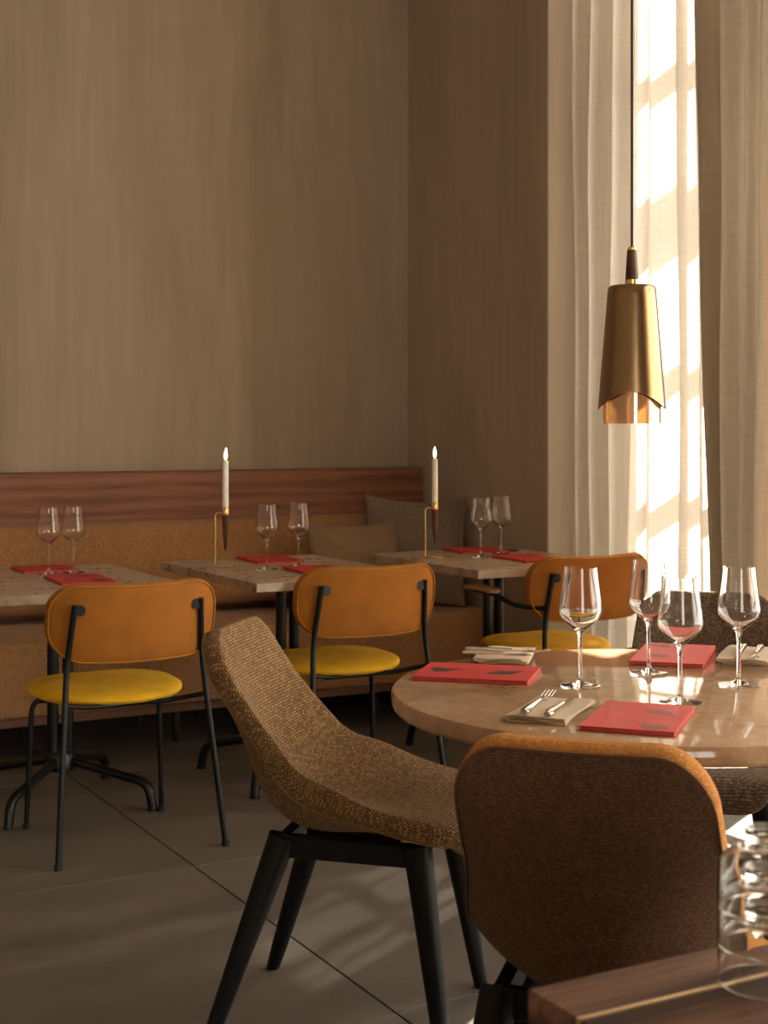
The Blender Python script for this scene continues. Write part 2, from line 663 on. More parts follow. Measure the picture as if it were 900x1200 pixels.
def pad(name, outline, th, p, mapf, mat, parent=None, slist=S_LIST, uvoff=(0, 0)):
    """closed cushion: outline in (a,b), thickness th (c), rounded edge of exponent p, mapped to space by mapf(a,b,c)"""
    n = len(outline)
    co, ab, rings = [], [], []

    def add(a, b, c):
        co.append(mapf(a, b, c))
        r = math.hypot(a, b) + 1e-9
        e = th / 2 - abs(c)                       # cloth length round the edge
        ab.append((a + a / r * e, b + b / r * e))
        return len(co) - 1
    top = add(0, 0, th / 2)
    layers = [(s, th / 2 * (1 - s ** p) ** (1 / p)) for s in slist] + [(1, 0)] + \
             [(s, -th / 2 * (1 - s ** p) ** (1 / p)) for s in reversed(slist)]
    for s, c in layers:
        rings.append([add(a * s, b * s, c) for a, b in outline])
    bot = add(0, 0, -th / 2)
    faces = []
    for k in range(n):
        faces.append((top, rings[0][k], rings[0][(k + 1) % n]))
        faces.append((bot, rings[-1][(k + 1) % n], rings[-1][k]))
    for r1, r2 in zip(rings, rings[1:]):
        for k in range(n):
            k2 = (k + 1) % n
            faces.append((r1[k], r2[k], r2[k2], r1[k2]))
    me = bpy.data.meshes.new(name)
    me.from_pydata([tuple(v) for v in co], [], faces)
    uv = me.uv_layers.new(name='cloth')
    for lp in me.loops:
        a, b = ab[lp.vertex_index]
        uv.data[lp.index].uv = (a + uvoff[0], b + uvoff[1])
    bm = bmesh.new()
    bm.from_mesh(me)
    bmesh.ops.recalc_face_normals(bm, faces=bm.faces)
    bm.to_mesh(me)
    bm.free()
    return link(name, me, mat, parent, True)


# ---------------------------------------------------------------- room shell
floor = structure(box('floor', LX, OUT + 2.5, FY, BY + .2, -.12, -.012, 'grout'))
TX0, TY0, TS, TSY = 1.51, 2.72, 1.2, 1.18
tile_me = None
for i in range(-4, 4):
    for j in range(-7, 4):
        x0, y0 = TX0 + i * TS, TY0 + j * TSY
        x1, y1 = min(x0 + TS, OUT + .2), min(y0 + TSY, BY)
        x0, y0 = max(x0, LX), max(y0, FY)
        if x1 - x0 < .05 or y1 - y0 < .05:
            continue
        full = abs(x1 - x0 - TS) < 1e-4 and abs(y1 - y0 - TSY) < 1e-4
        g = .0022
        if full and tile_me:
            t = link('tile', tile_me, None, floor, False)
        else:
            hx, hy = (x1 - x0) / 2 - g, (y1 - y0) / 2 - g
            t = box('tile', -hx, hx, -hy, hy, -.012, 0, 'tile', floor, .0012, 1)
            if full:
                tile_me = t.data
        t.location = ((x0 + x1) / 2, (y0 + y1) / 2, 0)

structure(box('ceiling', LX - .2, OUT, FY - .2, BY + .2, CZ, CZ + .2, 'ceiling'))
structure(box('wall_back', LX - .2, OUT, BY, BY + .25, 0, CZ, 'plaster'))
structure(box('wall_left', LX - .2, LX, FY - .2, BY, 0, CZ, 'plaster'))
bm = bmesh.new()
bm_box(bm, LX, -2.3, FY - .2, FY, 0, CZ)
bm_box(bm, -.3, OUT, FY - .2, FY, 0, CZ)
bm_box(bm, -2.3, -.3, FY - .2, FY, 2.5, CZ)
bm_box(bm, -2.3, -.3, FY - .2, FY, 0, .12)
structure(from_bm('wall_front', bm, 'plaster', None, False))
W1 = (3.45, 5.017)
W2 = (-1.6, 2.6)
W3 = (-2.3, -.3)
bm = bmesh.new()
for y0, y1 in ((W1[1], BY), (W2[1], W1[0]), (FY, W2[0])):
    bm_box(bm, RX, OUT, y0, y1, 0, CZ)
for y0, y1 in (W1, W2):
    bm_box(bm, RX, OUT, y0, y1, HEAD, CZ)
    bm_box(bm, WX - .06, OUT, y0, y1, 0, .12)
wall_right = structure(from_bm('wall_right', bm, 'plaster_r', None, False))
# bright painted lining of the window recess (thin boards on its far side)
rv = box('trim_1', RX - .002, OUT, W1[1] - .012, W1[1] + .001, 0, HEAD, 'reveal', None, .003, 1)
structure(rv)


def window(n, y0, y1, bars_z, mull):
    fr = bmesh.new()
    z0, z1 = .12, HEAD
    t = .07
    bm_box(fr, WX - .035, WX + .035, y0, y0 + t, z0, z1)
    bm_box(fr, WX - .035, WX + .035, y1 - t, y1, z0, z1)
    bm_box(fr, WX - .035, WX + .035, y0 + t, y1 - t, z0, z0 + .1)
    bm_box(fr, WX - .035, WX + .035, y0 + t, y1 - t, z1 - t, z1)
    w = structure(from_bm('window_%d' % n, fr, 'white_paint', None, False))
    for (zc, hh) in bars_z:
        box('glazing_bar', WX - .02, WX + .02, y0 + t, y1 - t, zc - hh, zc + hh, 'white_paint', w)
    for (yc, hw) in mull:
        box('mullion', WX - .026, WX + .026, yc - hw, yc + hw, z0 + .1, z1 - t, 'white_paint', w)
    ys = [y0 + t] + [q for yc, hw in sorted(mull) for q in (yc - hw, yc + hw)] + [y1 - t]
    zs = [z0 + .1] + [q for zc, hh in sorted(bars_z) for q in (zc - hh, zc + hh)] + [z1 - t]
    for a in range(0, len(ys), 2):
        for b in range(0, len(zs), 2):
            box('pane', WX - .002, WX + .002, ys[a], ys[a + 1], zs[b], zs[b + 1], 'pane', w)


DZ = .577 * math.tan(SUN_EL)
bars = [(z + DZ, h) for z, h in ((2.60, .030), (2.03, .115), (1.41, .030), (.91, .030), (.43, .030), (-.05, .030))]
window(1, W1[0], W1[1], bars, [(4.66, .018), (4.285, .185), (3.8, .018)])  # wide middle mullion shaped to keep sun off the gathered drape
window(2, W2[0], W2[1], bars, [(1.9, .018), (1.2, .06), (.5, .06), (-.2, .06), (-.9, .018)])
w3 = bmesh.new()  # added unseen window behind the camera, fill light for the back wall
for x0, x1, z0, z1 in ((W3[0], W3[0] + .07, .12, 2.5), (W3[1] - .07, W3[1], .12, 2.5), (W3[0] + .07, W3[1] - .07, .12, .2),
                       (W3[0] + .07, W3[1] - .07, 2.5 - .07, 2.5), (-1.33, -1.27, .2, 2.5 - .07)):
    bm_box(w3, x0, x1, FY - .13, FY - .07, z0, z1)
w3 = structure(from_bm('window_3', w3, 'white_paint', None, False))
for x0, x1 in ((W3[0] + .07, -1.33), (-1.27, W3[1] - .07)):
    box('pane', x0, x1, FY - .102, FY - .098, .2, 2.5 - .07, 'pane', w3)


def curtain(name, ctrl, xbase, z0, z1, mat, label, fan=None, nz=40, seed=1, ny=9):
    rnd = random.Random(seed)
    line = crom([(y, dx, 0) for y, dx in ctrl], ny)
    ph = [rnd.uniform(0, 6.28) for _ in line]
    co, faces = [], []
    for j in range(nz + 1):
        t = j / nz
        z = z0 + (z1 - z0) * t
        for i, p in enumerate(line):
            y = p.x if fan is None else fan(p.x, z)
            s = i / len(line)
            amp = 1.0 + .25 * math.sin(2.2 * t + 5 * s)
            x = xbase + p.y * amp + .007 * math.sin(5 * t + 9 * s) + .004 * math.sin(17 * t * (1 + .2 * math.sin(7 * s)) + 31 * s)
            y += .010 * math.sin(3.1 * t + 6 * s) * t * (1 - t) * 4
            co.append((x, y, z))
    m = len(line)
    for j in range(nz):
        for i in range(m - 1):
            faces.append((j * m + i, j * m + i + 1, (j + 1) * m + i + 1, (j + 1) * m + i))
    me = bpy.data.meshes.new(name)
    me.from_pydata(co, [], faces)
    o = link(name, me, mat)
    tag(o, label, 'curtain')
    return o


curtain('curtain', [(5.0, -.055), (4.965, -.05), (4.945, .055), (4.905, .06), (4.885, -.05), (4.85, -.055), (4.83, .05), (4.79, .055), (4.765, -.045),
                    (4.735, -.045), (4.715, .04), (4.685, .045), (4.66, -.04), (4.61, -.03), (4.585, .03), (4.56, -.05), (4.48, -.012), (4.40, .035),
                    (4.382, -.045), (4.33, -.012), (4.275, .03), (4.258, -.04), (4.19, .0), (4.14, .025), (4.11, -.03), (4.04, .0)],
        3.71, .012, HEAD - .01, 'sheer', 'sheer pale linen curtain glowing with sunlit window pane shapes')
gath = []
y = 4.14
k = 0
while y > 3.84:
    gath.append((y, (-1) ** k * random.uniform(.022, .05)))
    y -= random.uniform(.022, .055)
    k += 1


def fan2(y, z):
    w = .30 + .055 * (z - 1.6) / 1.3          # the gathered drape narrows towards the floor
    e = 3.80 - .06 * max(0, z - .8)
    w = 3.835 + w * .93 - e
    return e + (y - 3.84) / .30 * w


curtain('curtain', gath, 3.60, .012, HEAD - .01, 'drape', 'darker gathered beige linen curtain at the right edge of the window', fan2, 40, 5, 6)

# ---------------------------------------------------------------- bench along the back wall
B0, B1 = -1.6, 3.508
bench = empty('banquette', 'long brown upholstered wall bench with oak back panel and plinth', 'bench', ((B0 + B1) / 2, 5.7, 0))
bx0, bx1 = B0 - bench.location.x, B1 - bench.location.x
def bbox(name, y0, y1, z0, z1, mat, bev, x0=bx0, x1=bx1, seg=4):
    return box(name, x0, x1, y0 - 5.7, y1 - 5.7, z0, z1, mat, bench, bev, seg)
bbox('back_panel', 6.04, 6.196, .1, 1.065, 'oak', .003, seg=1)
# seat: one long pad with a soft front edge
bbox('seat_cushion', 5.40, 6.035, .168, .452, 'bench', .022, x1=bx1 - .004)
bbox('plinth', 5.415, 6.035, 0.135, .168, 'plinth', .002, seg=1)
def back_prof():
    bm = bmesh.new()
    pr = fillet([(6.035, .50, 0), (5.90, .485, 0), (5.865, .53, 0), (5.905, .82, 0), (5.935, .855, 0), (6.035, .855, 0)], .035, 5)
    nx = 30
    rows = []
    for i in range(nx + 1):
        x = bx0 + (bx1 - .006 - bx0) * i / nx
        rows.append([bm.verts.new((x, p.x - 5.7 + .004 * math.sin(i * 1.7 + p.y * 4), p.y)) for p in pr])
    for a, b in zip(rows, rows[1:]):
        for k in range(len(pr)):
            k2 = (k + 1) % len(pr)
            bm.faces.new((a[k], a[k2], b[k2], b[k]))
    bm.faces.new(rows[0])
    bm.faces.new(rows[-1])
    return bm
from_bm('back_cushion', back_prof(), 'bench', bench, True, 45)
for x in (.9, 1.55, 2.05, 2.32, 2.95, 3.4):
    for yy in (5.50, 5.95):
        o = box('leg', -.012, .012, -.012, .012, 0, .135, 'black_metal', bench, .002, 1)
        o.location = (x - bench.location.x, yy - 5.7, 0)


def cushion(label, w, h, th, mat, loc, lean, yaw, roll=0, droop=.0):
    outl = []
    N = 16
    # pinched square outline: sides drawn in, corners pointed
    for sidx in range(4):
        for k in range(N):
            t = -1 + 2 * k / N
            inn = 1 - .07 * (1 - t * t)
            p = [(inn, t), (-t, inn), (-inn, -t), (t, -inn)][sidx]
            outl.append((p[0] * w / 2, p[1] * h / 2))
    cl, sl = math.cos(lean), math.sin(lean)

    def mp(a, b, c):
        e = (abs(a) / (w / 2)) ** 2 * (abs(b) / (h / 2)) ** 2
        c2 = c * (1 - .75 * min(1, e)) + .006 * math.sin(a * 17 + b * 9) + .004 * math.sin(b * 31 - a * 11)
        b2 = b - droop * (1 - (a / (w / 2)) ** 2) * (b > 0) * (b / (h / 2))
        # local: a across, b up, c towards the room (-y)
        zz = h / 2 * cl + b2 * cl + c2 * sl
        yy = b2 * sl - c2 * cl
        cr, sr = math.cos(roll), math.sin(roll)
        return Vector((a * cr - (zz - h / 2) * sr, yy, h / 2 + (zz - h / 2) * cr + a * sr))
    o = pad('cushion', outl, th, 2.3, mp, mat, None, [.1, .2, .3, .4, .5, .6, .7, .8, .87, .93, .97, .99])
    o.location = loc
    o.rotation_euler = (0, 0, yaw)
    tag(o, label, 'cushion')
    return o


cushion('smaller tan linen cushion leaning on the bench back', .46, .415, .13, 'cush_tan', (2.93, 5.62, .456), .30, .04, 0, .02)
cushion('larger grey-brown cushion in the bench corner against the right wall', .47, .50, .14, 'cush_grey', (3.255, 5.68, .460), .20, -.50, -.03, .018)

# ---------------------------------------------------------------- tables


def two_top(label, x0, x1, y0, y1):
    cx, cy = (x0 + x1) / 2, (y0 + y1) / 2
    t = empty('bistro_table', label, 'table', (cx, cy, 0), 0, 'stone topped tables along the bench')
    box('tabletop', x0 - cx, x1 - cx, y0 - cy, y1 - cy, .72, .75, 'stone2', t, .002, 1)
    for sx in (-1, 1):
        bm = bmesh.new()
        bm_tube(bm, [(sx * .026, 0, .13), (sx * .026, 0, .712)], .019, 16)
        from_bm('column', bm, 'base_metal', t, True, 50)
    box('top_plate', -.16, .16, -.2, .2, .708, .72, 'base_metal', t, .002, 1)
    lathe('hub', [(0, .11), (.045, .11), (.05, .115), (.05, .165), (.045, .172), (0, .172)], 'base_metal', t, 20)
    for sx in (-1, 1):
        for sy in (-1, 1):
            bm = bmesh.new()
            pts = fillet([(sx * .02, sy * .02, .145), (sx * .226, sy * .236, .088), (sx * .236, sy * .247, .006)], .05, 6)
            bm_tube(bm, pts, .0155, 12)
            f = from_bm('foot', bm, 'base_metal', t, True, 50)
            lathe('glide', [(0, 0), (.017, 0), (.017, .010), (0, .010)], 'rubber', f, 14, (sx * .236, sy * .247))
    return t


two_top('stone topped bistro table at the left edge of the bench row', 1.06, 1.69, 4.34, 5.235)
two_top('stone topped bistro table with candle in the middle of the bench row', 1.885, 2.525, 4.32, 5.225)
two_top('stone topped bistro table with candle nearest the window corner', 2.745, 3.41, 4.34, 5.17)

RTX, RTY, RTR = 1.80, 2.205, .511
rt = empty('round_table', 'large round beige marble table with glasses and red menus', 'table', (RTX, RTY, 0))
lathe('tabletop', [(0, .713), (RTR - .012, .713), (RTR - .004, .716), (RTR, .722), (RTR, .743), (RTR - .003, .7485), (RTR - .008, .75), (0, .75)],
      'stone', rt, 128, sharp=30)
lathe('column', [(0, .02), (.04, .02), (.04, .70), (.15, .703), (.15, .713), (0, .713)], 'base_metal', rt, 32)
lathe('base_plate', [(0, 0), (.235, 0), (.24, .004), (.24, .012), (.23, .02), (0, .022)], 'base_metal', rt, 64)

# ---------------------------------------------------------------- yellow velvet dining chairs


def velvet_chair(label, arms=False):
    """faces +Y, origin on the floor below the seat centre"""
    t = empty('dining_chair', label, 'chair', (0, 0, 0), 0, 'yellow velvet chairs at the bench tables')
    # seat
    sw, sl = .232, .222
    outl = rrect(sw, sl, (.21, .17, .17, .21)[::1], 10, 6)

    def sm(a, b, c):
        return Vector((a * (1 + .05 * b / sl), b, .444 + c + .012 * (b / sl) ** 2 * (b > 0) - .010 * (1 - (a / sw) ** 2) * (c > 0)))
    pad('seat', outl, .066, 2.7, sm, 'seat_velvet', t)
    # backrest: wide pill bent towards the sitter
    bw, bh = .262, .117
    outb = rrect(bw, bh, (.105, .085, .085, .105), 10, 8)
    lean = .13

    def bmap(a, b, c):
        y0 = -.305 + .075 * (a / bw) ** 2
        z = .682 + b * math.cos(lean) + .006 * (a / bw) ** 2
        return Vector((a, y0 + c - b * math.sin(lean), z + c * math.sin(lean)))
    bk = pad('backrest', outb, .040, 5, bmap, 'back_velvet', t)
    # piping along the rear edge of the backrest
    bm = bmesh.new()
    ring = [bmap(a * .982, b * .962, -.0165) for a, b in outb]
    bm_tube(bm, ring + [ring[0]], .0026, 6, False)
    from_bm('piping', bm, 'piping', bk)
    for s in (-1, 1):
        foot = (s * .255, -.345, .006)
        knee = (s * .208, -.268, .565)
        top = (s * .193, -.300, .742)
        bm = bmesh.new()
        bm_tube(bm, fillet([foot, knee, top], .06, 6), .0092, 12)
        lg = from_bm('rear_leg', bm, 'black_metal', t, True, 50)
        lathe('foot_cap', [(0, 0), (.012, 0), (.012, .014), (.0098, .018), (0, .018)], 'rubber', lg, 14, (foot[0], foot[1]))
        bm = bmesh.new()
        tp = bmap(s * .178, .045, -.026)
        bm_tube(bm, [tp, tp + Vector((0, .022, 0))], [.016, .016], 18)
        from_bm('mounting_disc', bm, 'black_metal', lg, True, 40)
        bm = bmesh.new()
        ff = (s * .222, .125, .004)
        bm_tube(bm, fillet([ff, (s * .208, .11, .405), (s * .12, .09, .408)], .045, 6), .0085, 12)
        fl = from_bm('front_leg', bm, 'black_metal', t, True, 50)
        lathe('foot_cap', [(0, 0), (.011, 0), (.011, .014), (.009, .018), (0, .018)], 'rubber', fl, 14, (ff[0], ff[1]))
    bm = bmesh.new()
    bm_tube(bm, [(-.217, -.283, .452), (-.13, -.20, .425), (.13, -.20, .425), (.217, -.283, .452)], .0075, 10)
    for s in (-1, 1):
        bm_tube(bm, [(s * .12, -.20, .424), (s * .12, .12, .402)], .0075, 10)
    bm_tube(bm, [(-.19, .09, .402), (.19, .09, .402)], .0075, 10)
    from_bm('seat_frame', bm, 'black_metal', t, True, 50)
    if arms:
        for s in (-1, 1):
            bm = bmesh.new()
            bm_tube(bm, fillet([(s * .202, -.275, .618), (s * .285, -.20, .622), (s * .288, -.06, .655), (s * .285, .07, .655)], .05, 6), .0088, 12)
            ar = from_bm('arm_tube', bm, 'black_metal', t, True, 50)
            outa = rrect(.024, .105, (.022, .022, .022, .022), 6, 4)
            pad('arm_pad', outa, .024, 3, lambda a, b, c: Vector((s * .287 + a, .02 + b, .668 + c - .06 * b * b / .01 * .1)), 'oak_arm', ar)
    return t


c1 = velvet_chair('mustard velvet chair nearest the left edge, at the left table')
c1.location = (1.412, 4.395, 0)
copy_tree(c1, (2.265, 4.52, 0), .0, 'armless mustard velvet chair at the middle candle table')
c3 = velvet_chair('mustard velvet armchair with wooden arm pad, at the window corner table', True)
c3.location = (3.155, 4.49, 0)

# ---------------------------------------------------------------- upholstered shell chairs


PROF = [(.232, .392), (.238, .418), (.222, .441), (.14, .447), (.03, .441), (-.06, .443), (-.135, .457), (-.192, .50), (-.226, .575), (-.254, .66), (-.279, .74), (-.304, .826)]


def shell_chair(label, fabric, loc, heading, inner=None):
    """heading = direction the sitter faces, radians from +X"""
    t = empty('shell_chair', label, 'chair', loc, heading - PI / 2, None)
    line = crom([(f, z, 0) for f, z in PROF], 12)
    L = [0]
    for a, b in zip(line, line[1:]):
        L.append(L[-1] + (b - a).length)
    tot = L[-1]

    def at(s):
        s = min(max(s, 0), tot)
        for i in range(len(L) - 1):
            if s <= L[i + 1]:
                k = (s - L[i]) / (L[i + 1] - L[i] + 1e-9)
                p = line[i].lerp(line[i + 1], k)
                tg = (line[i + 1] - line[i]).normalized()
                return p, tg, i
        return line[-1], (line[-1] - line[-2]).normalized(), len(L) - 2
    tangs = [(line[min(i + 2, len(line) - 1)] - line[max(i - 2, 0)]).normalized() for i in range(len(line))]
    hl = tot / 2
    hw = .233
    outl = rrect(hw, hl, (.11, .098, .098, .11), 12, 16)

    def wfac(u):             # u 0 front .. 1 top
        k = min(1, max(0, (u - .28) / .46))
        return 1.0 - .05 * math.exp(-((u - .03) / .12) ** 2) - .165 * k * k * (3 - 2 * k) - .07 * max(0, (u - .62) / .38)

    def mp(a, b, c):
        s = b + hl
        u = s / tot
        p, tg0, i = at(s)
        tg = tangs[i].lerp(tangs[min(i + 1, len(tangs) - 1)], .5).normalized()
        nrm = Vector((tg.y, -tg.x, 0))        # towards the sitter (up over the seat, forward on the back)
        w = a * wfac(u)
        q = abs(a) / hw
        if c < 0:                                  # the outer shell bulges under the bend
            c *= 1 + .8 * math.exp(-((u - .45) / .13) ** 2)
        e = .5 + .5 * math.cos(PI * min(1, abs(u - .53) / (.45 if u > .53 else .46)))
        cup = (.010 + .094 * e) * q ** 2.0
        k = min(1, max(0, (u - .12) / .72))
        phi = math.radians(72) * k * k * (3 - 2 * k)     # the sides lean in: up along the seat, forward along the back
        f = p.x + nrm.x * c + math.sin(phi) * cup
        z = p.y + nrm.y * c + math.cos(phi) * cup
        return Vector((w, f, z))
    pad('seat_shell', outl, .050, 8, mp, fabric, t, [.08, .16, .24, .32, .4, .48, .56, .64, .72, .79, .85, .9, .94, .97, .987, .996])
    if inner:                                    # the sitter's side and rim take a second, ochre colour
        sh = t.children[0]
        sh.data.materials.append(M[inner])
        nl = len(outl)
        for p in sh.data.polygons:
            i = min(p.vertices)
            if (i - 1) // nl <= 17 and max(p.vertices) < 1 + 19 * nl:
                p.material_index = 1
    # seam piping along the rim
    bm = bmesh.new()
    ring = [mp(a * .984, b * .992, -.0222) for a, b in outl]
    bm_tube(bm, ring + [ring[0]], .0017, 6, False)
    sh = t.children[0]
    from_bm('rim_seam', bm, fabric, sh)
    tops = {(-1, 1): (-.165, .15), (1, 1): (.165, .15), (-1, -1): (-.15, -.135), (1, -1): (.15, -.135)}
    feet = {(-1, 1): (-.215, .215), (1, 1): (.215, .215), (-1, -1): (-.215, -.275), (1, -1): (.215, -.275)}
    for k in tops:
        a, b = Vector((*tops[k], .416)), Vector((*feet[k], 0))
        bm = bmesh.new()
        n = 8
        pts = [a.lerp(b, i / n) for i in range(n + 1)]
        bm_tube(bm, pts, [.0305 - .0145 * i / n for i in range(n + 1)], 14)
        for v in bm.verts:
            if v.co.z < .012:
                v.co.z = 0
        from_bm('leg', bm, 'black_wood', t, True, 40)
    bm = bmesh.new()
    h = .012
    cs = [Vector((*tops[k], .396)) for k in ((-1, 1), (1, 1), (1, -1), (-1, -1))]
    for i in range(4):
        p, q = cs[i], cs[(i + 1) % 4]
        d = q - p
        mtx = Matrix.Translation(p) @ Matrix.Rotation(math.atan2(d.y, d.x), 4, 'Z')
        bm_box(bm, 0, d.length, -h, h, -.022, .024, .003, 1, mtx)
    bm_box(bm, -.10, .10, -.10, .10, .400, .424, .003, 1)
    from_bm('seat_rail', bm, 'black_wood', t, True, 35)
    return t


shell_chair('tan boucle shell chair in side view left of the round table', 'boucle', (1.445, 2.735, 0), math.radians(-42))
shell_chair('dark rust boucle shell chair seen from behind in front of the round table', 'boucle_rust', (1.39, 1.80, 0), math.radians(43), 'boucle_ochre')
shell_chair('dark brown boucle shell chair on the window side of the round table', 'boucle_dark', (2.335, 2.71, 0), math.radians(-137))

# ---------------------------------------------------------------- pendant lamp
LPX, LPY = 1.792, 2.269
lamp = empty('pendant_lamp', 'brushed brass cone pendant lamp with walnut neck hanging over the round table', 'lamp', (LPX, LPY, 1.255))
Z0 = 1.255
def shade(name, r_top, r_bot, ztop, thick, mat):
    bm = bmesh.new()
    seg, nz = 96, 14
    ang = math.atan2(-LPY, -LPX)
    outer, inner = [], []
    for layer, dr in ((outer, 0), (inner, -thick)):
        for j in range(nz + 1):
            tt = j / nz
            ring = []
            for k in range(seg):
                a = 2 * PI * k / seg
                zb = 1.305 + .0165 * math.cos(2 * (a - ang)) - Z0
                zt = ztop - Z0 - .006
                z = zb + (zt - zb) * tt
                r = r_bot + (r_top - r_bot) * (z - (1.288 - Z0)) / (zt - (1.288 - Z0)) + dr
                ring.append(bm.verts.new((r * math.cos(a), r * math.sin(a), z)))
            layer.append(ring)
    for layer in (outer, inner):
        for p, q in zip(layer, layer[1:]):
            for k in range(seg):
                bm.faces.new((p[k], p[(k + 1) % seg], q[(k + 1) % seg], q[k]))
    for k in range(seg):
        bm.faces.new((outer[0][k], outer[0][(k + 1) % seg], inner[0][(k + 1) % seg], inner[0][k]))
    # rounded closed top
    prev = outer[-1]
    for dr, dz in ((.0015, .003), (.0045, .0055), (.009, .0065)):
        ring = [bm.verts.new((v.co.x * (1 - dr / r_top), v.co.y * (1 - dr / r_top), ztop - Z0 - .006 + dz)) for v in outer[-1]]
        for k in range(seg):
            bm.faces.new((prev[k], prev[(k + 1) % seg], ring[(k + 1) % seg], ring[k]))
        prev = ring
    bm.faces.new(prev)
    bm.faces.new(inner[-1])
    return from_bm(name, bm, mat, lamp, True, 60)
shade('lamp_shade', .047, .0665, 1.532, .0016, 'brass')
lathe('inner_shade', [(.0570, 1.261 - Z0), (.0570, 1.40 - Z0), (.0555, 1.40 - Z0), (.0555, 1.261 - Z0)], 'amber', lamp, 64, closed=True)
lathe('collar', [(0, 1.530 - Z0), (.0135, 1.530 - Z0), (.0135, 1.5435 - Z0), (0, 1.5435 - Z0)], 'brass_pol', lamp, 32)
nk = lathe('neck', [(0, 1.543 - Z0), (.0132, 1.543 - Z0), (.0095, 1.602 - Z0), (0, 1.602 - Z0)], 'walnut_small', lamp, 32)
lathe('neck_cap', [(0, 1.602 - Z0), (.0085, 1.602 - Z0), (.0085, 1.607 - Z0), (.004, 1.609 - Z0), (0, 1.609 - Z0)], 'brass_pol', nk, 24)
tube('cord', [(0, 0, 1.607 - Z0), (0, 0, CZ - Z0 - .01)], .0027, 'cord', lamp, 10)
lathe('ceiling_rose', [(0, CZ - Z0 - .03), (.045, CZ - Z0 - .03), (.05, CZ - Z0), (0, CZ - Z0)], 'brass_pol', lamp, 32)
lathe('bulb', [(0, 1.365 - Z0), (.014, 1.371 - Z0), (.02, 1.385 - Z0), (.015, 1.405 - Z0), (.009, 1.425 - Z0), (.009, 1.45 - Z0), (0, 1.45 - Z0)], 'bulb', lamp, 24)
bl = bpy.data.lights.new('bulb_light', 'POINT')
bl.energy = .45
bl.color = (1, .66, .34)
bl.shadow_soft_size = .018
blo = bpy.data.objects.new('bulb_light', bl)
COL.objects.link(blo)
blo.location = (LPX, LPY, 1.345)

# ---------------------------------------------------------------- wine glasses
GP_OUT = [(0, 0), (.0375, 0), (.0388, .0012), (.0375, .0024), (.022, .0042), (.010, .008), (.0048, .015), (.0038, .03), (.0036, .06), (.0040, .088),
          (.0062, .103), (.013, .111), (.026, .122), (.0375, .134), (.0415, .143), (.0418, .150), (.0405, .162), (.0375, .182), (.0345, .205), (.0322, .2285), (.0319, .2308)]
GP_IN = [(.0309, .2308), (.0312, .2285), (.0335, .205), (.0365, .182), (.0395, .162), (.0408, .150), (.0404, .1435), (.0362, .1345), (.0245, .1235),
         (.011, .1140), (.004, .1115), (0, .1110)]


def smooth_prof(p, n=3):
    return [(max(0, v.x), v.y) for v in crom([(a, b, 0) for a, b in p], n)]


def wine_glass(label, loc, group):
    prof = [GP_OUT[0], GP_OUT[1]] + smooth_prof(GP_OUT[1:], 3)[1:] + smooth_prof(GP_IN, 3)
    o = lathe('wine_glass', prof, 'glass', None, 48, sharp=60)
    o.location = loc
    tag(o, label, 'wine glass', group)
    return o


rtg = 'wine glasses on the round table'
G0 = wine_glass('empty wine glass leftmost on the round table, before the armchair', (1.687, 2.296, .7502), rtg)
for x, y, z, lb, gr in (
        (1.899, 2.350, .7502, 'wine glass by the pink-lit menu at the far side of the round table', rtg),
        (1.742, 2.066, .7502, 'wine glass nearest the camera on the round table, above the front menu', rtg),
        (1.965, 2.156, .7502, 'rightmost wine glass on the round table, before the right napkin', rtg),
        (1.379, 4.943, .7502, 'left one of the two wine glasses on the left bistro table', 'wine glasses on the left table'),
        (1.471, 4.961, .7502, 'right one of the two wine glasses on the left bistro table', 'wine glasses on the left table'),
        (2.112, 4.745, .7502, 'wine glass nearer the candle on the middle bistro table', 'wine glasses on the middle table'),
        (2.255, 4.784, .7502, 'wine glass farther from the candle on the middle bistro table', 'wine glasses on the middle table'),
        (3.050, 4.800, .7502, 'wine glass nearer the candle on the window corner table', 'wine glasses on the corner table'),
        (3.205, 4.895, .7502, 'wine glass farther from the candle on the window corner table', 'wine glasses on the corner table')):
    g = G0.copy()
    COL.objects.link(g)
    g.location = (x, y, z)
    g.rotation_euler = (0, 0, random.uniform(0, 6))
    tag(g, lb, 'wine glass', gr)

# ---------------------------------------------------------------- candles


